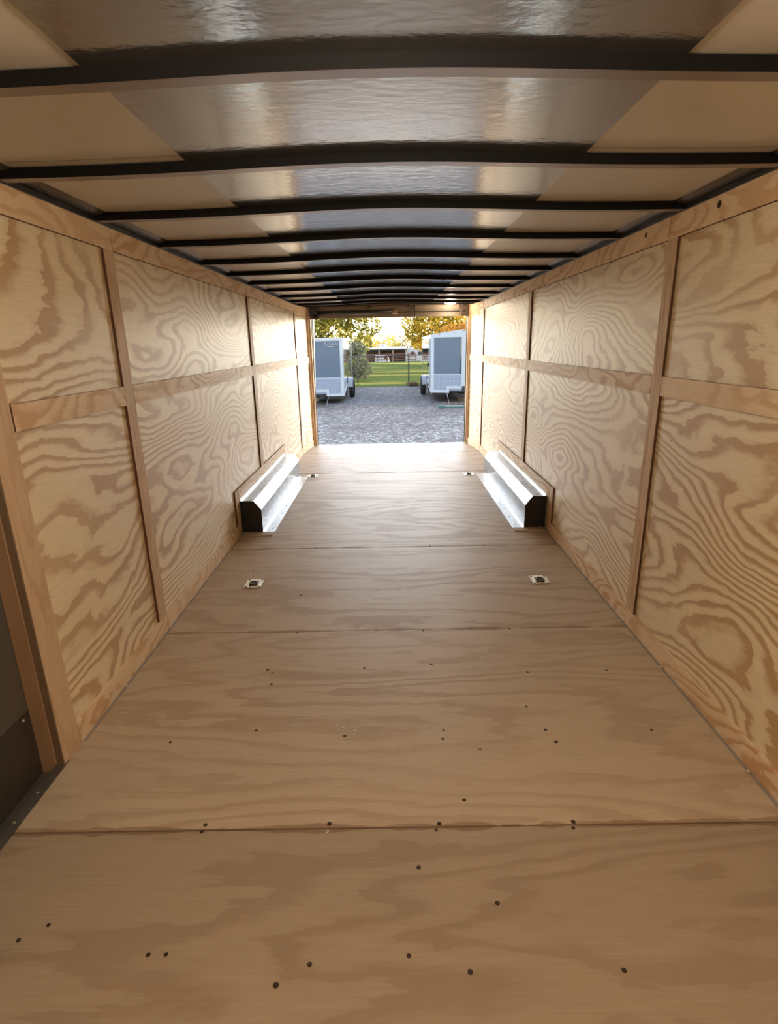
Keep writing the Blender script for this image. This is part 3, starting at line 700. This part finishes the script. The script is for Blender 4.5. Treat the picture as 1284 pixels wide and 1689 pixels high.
    MB().tube([(.1,-.9-vdepth*.3,b-.06),(.12,-1.05-vdepth*.3,b-.2),(.05,-1.2-vdepth*.3,b-.22),(.02,-1.32-vdepth*.3,b-.08)],.012,6).build('safety_chain',GALV,tg)
    # slim stabiliser rod hanging by the inner side of the frame
    sd_=1 if panel_side=='right' else -1
    MB().tube([(sd_*(hw*.52),-.45,b-.02),(sd_*(hw*.46),-.62,.0)],.010,6).build('stabiliser_rod',GALV,t)
    if door:
        a=-hw-.014
        MB().box((a-.004,.55,b+.10),(-hw,1.40,top-.16)).build('side_door',BODY,t)
        for yy0,yy1,za,zb in ((.50,.56,b+.08,top-.12),(1.40,1.46,b+.08,top-.12),(.50,1.46,top-.16,top-.11),(.50,1.46,b+.06,b+.10)):
            MB().box((a-.010,yy0,za),(-hw,yy1,zb)).build('door_frame',TRIM,t)
        MB().box((a-.05,1.28,b+.80),(a,1.36,b+.92)).build('door_latch',BLACK,t)
    if logo:
        # small pale script badge with a swoosh near the upper corner of the front sheet
        badge=MB(); yb=-vdepth*.4-.03; ux=hw
        def st(pts,r=.012): badge.tube([(px,-vdepth*((hw-px)/(hw-.06))-.012,pz) for px,pz in pts],r,6)
        zb=top-.20; xb=hw-.62
        st([(xb+.07,zb+.05),(xb+.03,zb+.06),(xb,zb),(xb+.03,zb-.04),(xb+.08,zb-.03)],.014)
        st([(xb+.10,zb-.03),(xb+.13,zb+.02),(xb+.15,zb-.04)],.012)
        st([(xb+.19,zb+.07),(xb+.19,zb-.04),(xb+.23,zb-.04)],.013)
        st([(xb+.25,zb-.04),(xb+.28,zb+.07),(xb+.31,zb-.04)],.012); st([(xb+.26,zb),(xb+.30,zb)],.01)
        st([(xb+.37,zb+.03),(xb+.42,zb+.05),(xb+.41,zb),(xb+.37,zb-.02),(xb+.43,zb-.04),(xb+.47,zb+.03)],.012)
        st([(xb+.06,zb-.09),(xb+.2,zb-.075),(xb+.32,zb-.09)],.012)
        badge.build('script_badge',flat('badge_white',(.24,.26,.28,1),.4),t)
    return t
cargo_trailer(-2.62,19.6,math.radians(0.6),2.13,5.4,.05,-.27,1.62,'enclosed trailer with pale script badge and grey front, parked at the left outside','right',0,False,(2.35,),True)
cargo_trailer(2.50,19.5,math.radians(-1.1),2.15,7.8,.42,-.20,1.66,'enclosed trailer with pointed nose and side door, parked at the right outside','left',.14,True,(3.0,))

# low green and white bar lying on the gravel
t=empty('steel_bar',(2.2,17.6,GZ),math.radians(-1),'low green bar with white top lying on the gravel at the right','bar')
MB().box((-.60,-.05,0),(1.4,.05,.045)).build('lower_bar',flat('green_paint',srgb(42,84,76),.5),t,bevel=.005)
MB().box((-.47,-.045,.045),(1.4,.045,.075)).build('upper_strip',FEND,t,bevel=.004)
MB().box((-.68,-.07,0),(-.46,.07,.085)).build('end_block',bpy.data.materials['green_paint'],t,bevel=.01)

# chain link fence
t=empty('chain_link_fence',(0,27.7,GZ),0,'chain link fence with dark posts and top rail between gravel and field','fence')
FST=flat('weathered_fence_steel',srgb(58,57,52),.5,.5)
for i in range(-5,8):
    MB().tube([(-1.52+2.46*i,0,0),(-1.50+2.46*i,0,1.46)],.035 if i%2 else .028,10).build('post',FST,t)
MB().tube([(-13.8,0,1.36),(0,0,1.40),(15.7,0,1.52)],.022,8).build('top_rail',FST,t)
mb=MB(); x=-13.8; sp=.13; 
while x<15.5:
    for s in (-1,1):
        xa,xb=(x,x+1.36) if s>0 else (x+1.36,x)
        mb.tube([(xa,.03,.02),(xb,.03,1.38)],.0035,3)
    x+=sp
o=mb.build('wire_mesh',FST,t)

# ---- foliage
def leafmat(name,a,b,trans=.5):
    g=NG(name); q=g.xyz(); v=g.vec(q[0],q[1],q[2])
    n=g.noise(v,2.2,3,.65); n2=g.noise(v,.7,2,.5)
    c=g.mix(g.m('MINIMUM',g.m('MAXIMUM',g.m('SUBTRACT',g.m('MULTIPLY',g.m('ADD',n,n2),1.8),1.3),0.0),1.0),a,b)
    g.set(c,.6,0,.3)
    tr=g.n('ShaderNodeBsdfTranslucent'); g.l(c,tr.inputs[0]); ms=g.n('ShaderNodeMixShader'); ms.inputs[0].default_value=trans
    g.l(g.b.outputs[0],ms.inputs[1]); g.l(tr.outputs[0],ms.inputs[2]); g.l(ms.outputs[0],g.out.inputs['Surface']); return g.mat
L_GREEN=leafmat('leaves_green',(.030,.046,.010,1),(.46,.40,.07,1))
L_YEL=leafmat('leaves_yellow',(.14,.12,.02,1),(.68,.46,.04,1))
L_ORG=leafmat('leaves_orange',(.40,.18,.03,1),(.6,.32,.05,1))
L_SAGE=leafmat('leaves_sage',(.07,.09,.055,1),(.15,.165,.11,1))
L_DRY=leafmat('leaves_brown',(.10,.065,.035,1),(.26,.17,.08,1))
BARK=flat('tree_bark',srgb(70,56,42),.9,0,.3,8,.4)
def leaves(blobs,count,size,rnd):
    mb=MB(); tot=sum(b[3]**2 for b in blobs)
    for (cx,cy,cz_,r,fl) in blobs:
        for _ in range(int(count*r*r/tot)):
            while True:
                d=Vector((rnd.uniform(-1,1),rnd.uniform(-1,1),rnd.uniform(-1,1)))
                if .2<d.length<1: break
            d=d*(d.length**-.5)
            p=Vector((cx,cy,cz_))+Vector((d.x*r,d.y*r,d.z*r*fl))
            a=Vector((rnd.gauss(0,1),rnd.gauss(0,1),rnd.gauss(0,1))).normalized(); b=a.orthogonal().normalized()
            s=size*rnd.uniform(.6,1.4); c=a.cross(b)
            ang=rnd.uniform(0,6.28); u=b*math.cos(ang)+c*math.sin(ang); w=a.cross(u)
            mb.poly([p-u*s*.5,p+w*s*.28,p+u*s*.5,p-w*s*.28],[(0,1,2,3)])
    return mb
def tree(x,y,zb,trunk_h,blobs,count,size,mat,label,group,seed,trunk_r=.18,name='tree',cat='tree'):
    rnd=random.Random(seed); t=empty(name,(x,y,zb),0,label,cat,group)
    if trunk_h:
        mb=MB(); mb.tube([(0,0,0),(.05,0,trunk_h*.5),(0,.05,trunk_h)],trunk_r,9,0,trunk_r*.6)
        for (bx,by,bz,r,fl) in blobs[:7]:
            mb.tube([(0,.05,trunk_h*.9),(bx*.5,by*.5,(trunk_h+bz)*.5),(bx,by,bz)],trunk_r*.45,6,0,trunk_r*.12)
        mb.build('trunk',BARK,t,smooth=True)
    o=leaves(blobs,count,size,rnd).build('foliage',mat,t); 
    return t
# big green tree behind the left trailer (right-hand side of its crown is what shows)
tree(-4.6,35.5,GZ,1.9,[(0,0,4.3,2.0,.8),(-1.6,.4,3.6,1.7,.8),(1.6,-.3,4.1,1.5,.8),(2.4,.2,3.5,1.15,.75),(-.4,-.8,3.1,1.4,.7),(1.3,-.6,2.6,1.25,.75),(2.5,.3,4.5,1.2,.7),(-3,.2,3.3,1.5,.8),(3.05,.2,3.9,.8,.8),(2.3,.3,2.5,.75,.9),(.6,.3,5.6,1.5,.7),(3.6,.2,3.1,.65,.9),(3.05,.1,2.0,.55,1.0),(3.3,0,2.5,.5,.9)],13000,.21,L_GREEN,'big green and yellow leafed tree behind the left trailer','trees around the yard',3,.22)
tree(-2.0,31.2,GZ,.5,[(0,0,1.0,.9,.95),(.45,.2,.6,.65,.8),(-.4,.1,1.6,.75,.9),(.3,0,1.7,.5,.8)],3600,.13,L_SAGE,'rounded grey green bush between the left trailer and the field','bushes',5,.06,'bush','bush')
tree(2.9,38.5,GZ,1.5,[(0,0,3.1,1.3,.8),(-.9,0,2.6,.9,.85),(-1.3,.2,3.2,.75,.9),(.9,.2,3.5,1.2,.7),(-.75,-.2,1.95,.65,.7),(0,.2,4.2,1.3,.7),(1.8,.2,3.0,1.0,.7)],6500,.20,L_YEL,'yellow leafed tree behind the right trailer','trees around the yard',8,.16)
tree(4.3,35.4,GZ,1.5,[(-.6,0,2.6,.55,.7),(-.1,.2,2.7,.6,.7),(.6,.2,2.6,.8,.7)],900,.18,L_ORG,'orange autumn tree standing just above the roof of the right trailer','trees around the yard',9,.10)
tree(1.05,27.2,GZ,0,[(-.1,0,.08,.18,.5),(.1,.02,.10,.2,.5),(.25,.05,.08,.15,.5)],500,.07,L_DRY,'brown dry weeds at the foot of the fence by the right trailer','weeds',12,.0,'weed_clump','weeds')
# distant wood across the field, each tree of its own
FG=leafmat('far_leaves_green',(.16,.17,.05,1),(.55,.50,.14,1)); FY=leafmat('far_leaves_golden',(.42,.32,.06,1),(.85,.60,.10,1)); FB=leafmat('far_leaves_brown',(.30,.20,.10,1),(.55,.40,.20,1))
FAR=[(-35+5.4*i,(150,172)[i%2],(5.0,5.6,4.7,5.3,4.9)[i%5],(FG,FY,FG,FB,FY)[i%5]) for i in range(14)]
for i,(x,y,h,m) in enumerate(sorted(FAR,key=lambda q:q[0])):
    h*=1.5
    colr={FG.name:'green',FY.name:'golden',FB.name:'brownish'}[m.name]
    pos=['1st','2nd','3rd','4th','5th','6th','7th','8th','9th','10th','11th','12th','13th','14th'][i]
    tree(x,y,-2.55,1.6,[(0,0,h*.62,h*.40,.85),(-h*.3,0,h*.52,h*.32,.8),(h*.32,.2,h*.5,h*.33,.8),(0,-.4,h*.36,h*.36,.6)],1900,.5,m,f'{colr} tree on the far edge of the field, {pos} of the row from the left','far trees across the field',40+i,.2)

# ---- far farm buildings
ROOFG=flat('weathered_tin_roof',srgb(62,62,60),.5,.2); POSTW=flat('pale_timber',srgb(120,106,94),.7); WHT=flat('white_paint',srgb(150,150,150),.45); RUST=flat('rusty_brown',srgb(100,54,30),.8)
gz=-2.54
t=empty('pole_shed',(-.6,112,gz),0,'long low open shed with dark tin roof across the field','shed')
MB().prism([(-2,3.0),(2,3.35),(2,3.20),(-2,2.78)],'x',-4.0,4.1).build('roof',ROOFG,t)
for x in (-3.8,-1.2,1.4,3.9):
    MB().box((x-.12,-1.9,0),(x+.12,-1.7,2.85)).build('post',POSTW,t)
MB().box((-3.9,1.7,0),(3.9,1.85,3.1)).build('back_wall',flat('dark_boards',srgb(66,54,46),.8),t)
t=empty('parked_van',(-1.2,106.5,gz),0,'white van parked in front of the shed','van')
MB().prism([(-1.3,.4),(1.3,.4),(1.3,1.2),(.9,1.9),(-1.3,1.95)],'y',-.8,.8).build('body',WHT,t,bevel=.1)
MB().prism([(.35,1.25),(1.1,1.25),(.82,1.75),(.35,1.78)],'y',-.81,-.80).build('window',BLACK,t)
for x in (-.8,.85): MB().lathe([(0,-.1),(.3,-.1),(.32,0),(.3,.1),(0,.1)],'y',(x,-.75,.32),14).build('wheel',RUB,t)
t=empty('camper',(5.1,112,gz),0,'white camper parked right of the shed','camper')
MB().prism([(-1.7,.6),(1.9,.6),(1.9,2.95),(-1.2,3.15),(-1.7,2.3)],'y',-1,1).build('body',WHT,t,bevel=.08)
MB().box((-.9,-1.02,1.8),(-.1,-1.0,2.4)).build('window',BLACK,t); MB().box((.5,-1.02,1.8),(1.3,-1.0,2.4)).build('window',BLACK,t)
for x in (-.5,.6): MB().lathe([(0,-.1),(.32,-.1),(.34,0),(.32,.1),(0,.1)],'y',(x,-.95,.34),14).build('wheel',RUB,t)
t=empty('storage_tank',(-1.0,118,gz),0,'pale round topped tank showing above the shed roof','tank')
MB().lathe([(0,3.9),(.45,3.8),(.8,3.5),(.9,3.0),(.9,0)],'z',(0,0,0),20).build('shell',WHT,t,smooth=True)
MB().lathe([(0,4.05),(.2,4.05),(.22,3.8)],'z',(0,0,0),12).build('lid',BLACK,t)
# corral of rusty rails
t=empty('corral_fence',(.5,66,-.62),0,'low rusty rail corral fence at the far side of the grass','fence')
for z in (.25,.55,.85): MB().tube([(-2.9,0,z),(2.6,0,z+.02)],.05,6).build('rail',RUST,t)
for i in range(6): MB().box((-2.9+i*1.1-.05,-.05,0),(-2.9+i*1.1+.05,.05,1.0)).build('post',WHT if i in (4,) else RUST,t)
# pale blue metal building behind the right trailer
t=empty('metal_building',(8.2,47,GZ),0,'pale blue metal building behind the right trailer','building')
BLU=flat('pale_blue_sheet',(.09,.13,.16,1),.5,.1)
MB().box((-4.1,0,0),(6,8,2.6)).build('wall',BLU,t)
MB().prism([(-.4,2.95),(-.4,3.03),(4,3.60),(8.4,3.05),(8.4,2.97),(4,3.5)],'x',-4.2,6.1).build('roof',BLU,t)
MB().box((-4.15,-.42,2.86),(6.1,-.38,3.0)).build('gutter',TRIM,t)
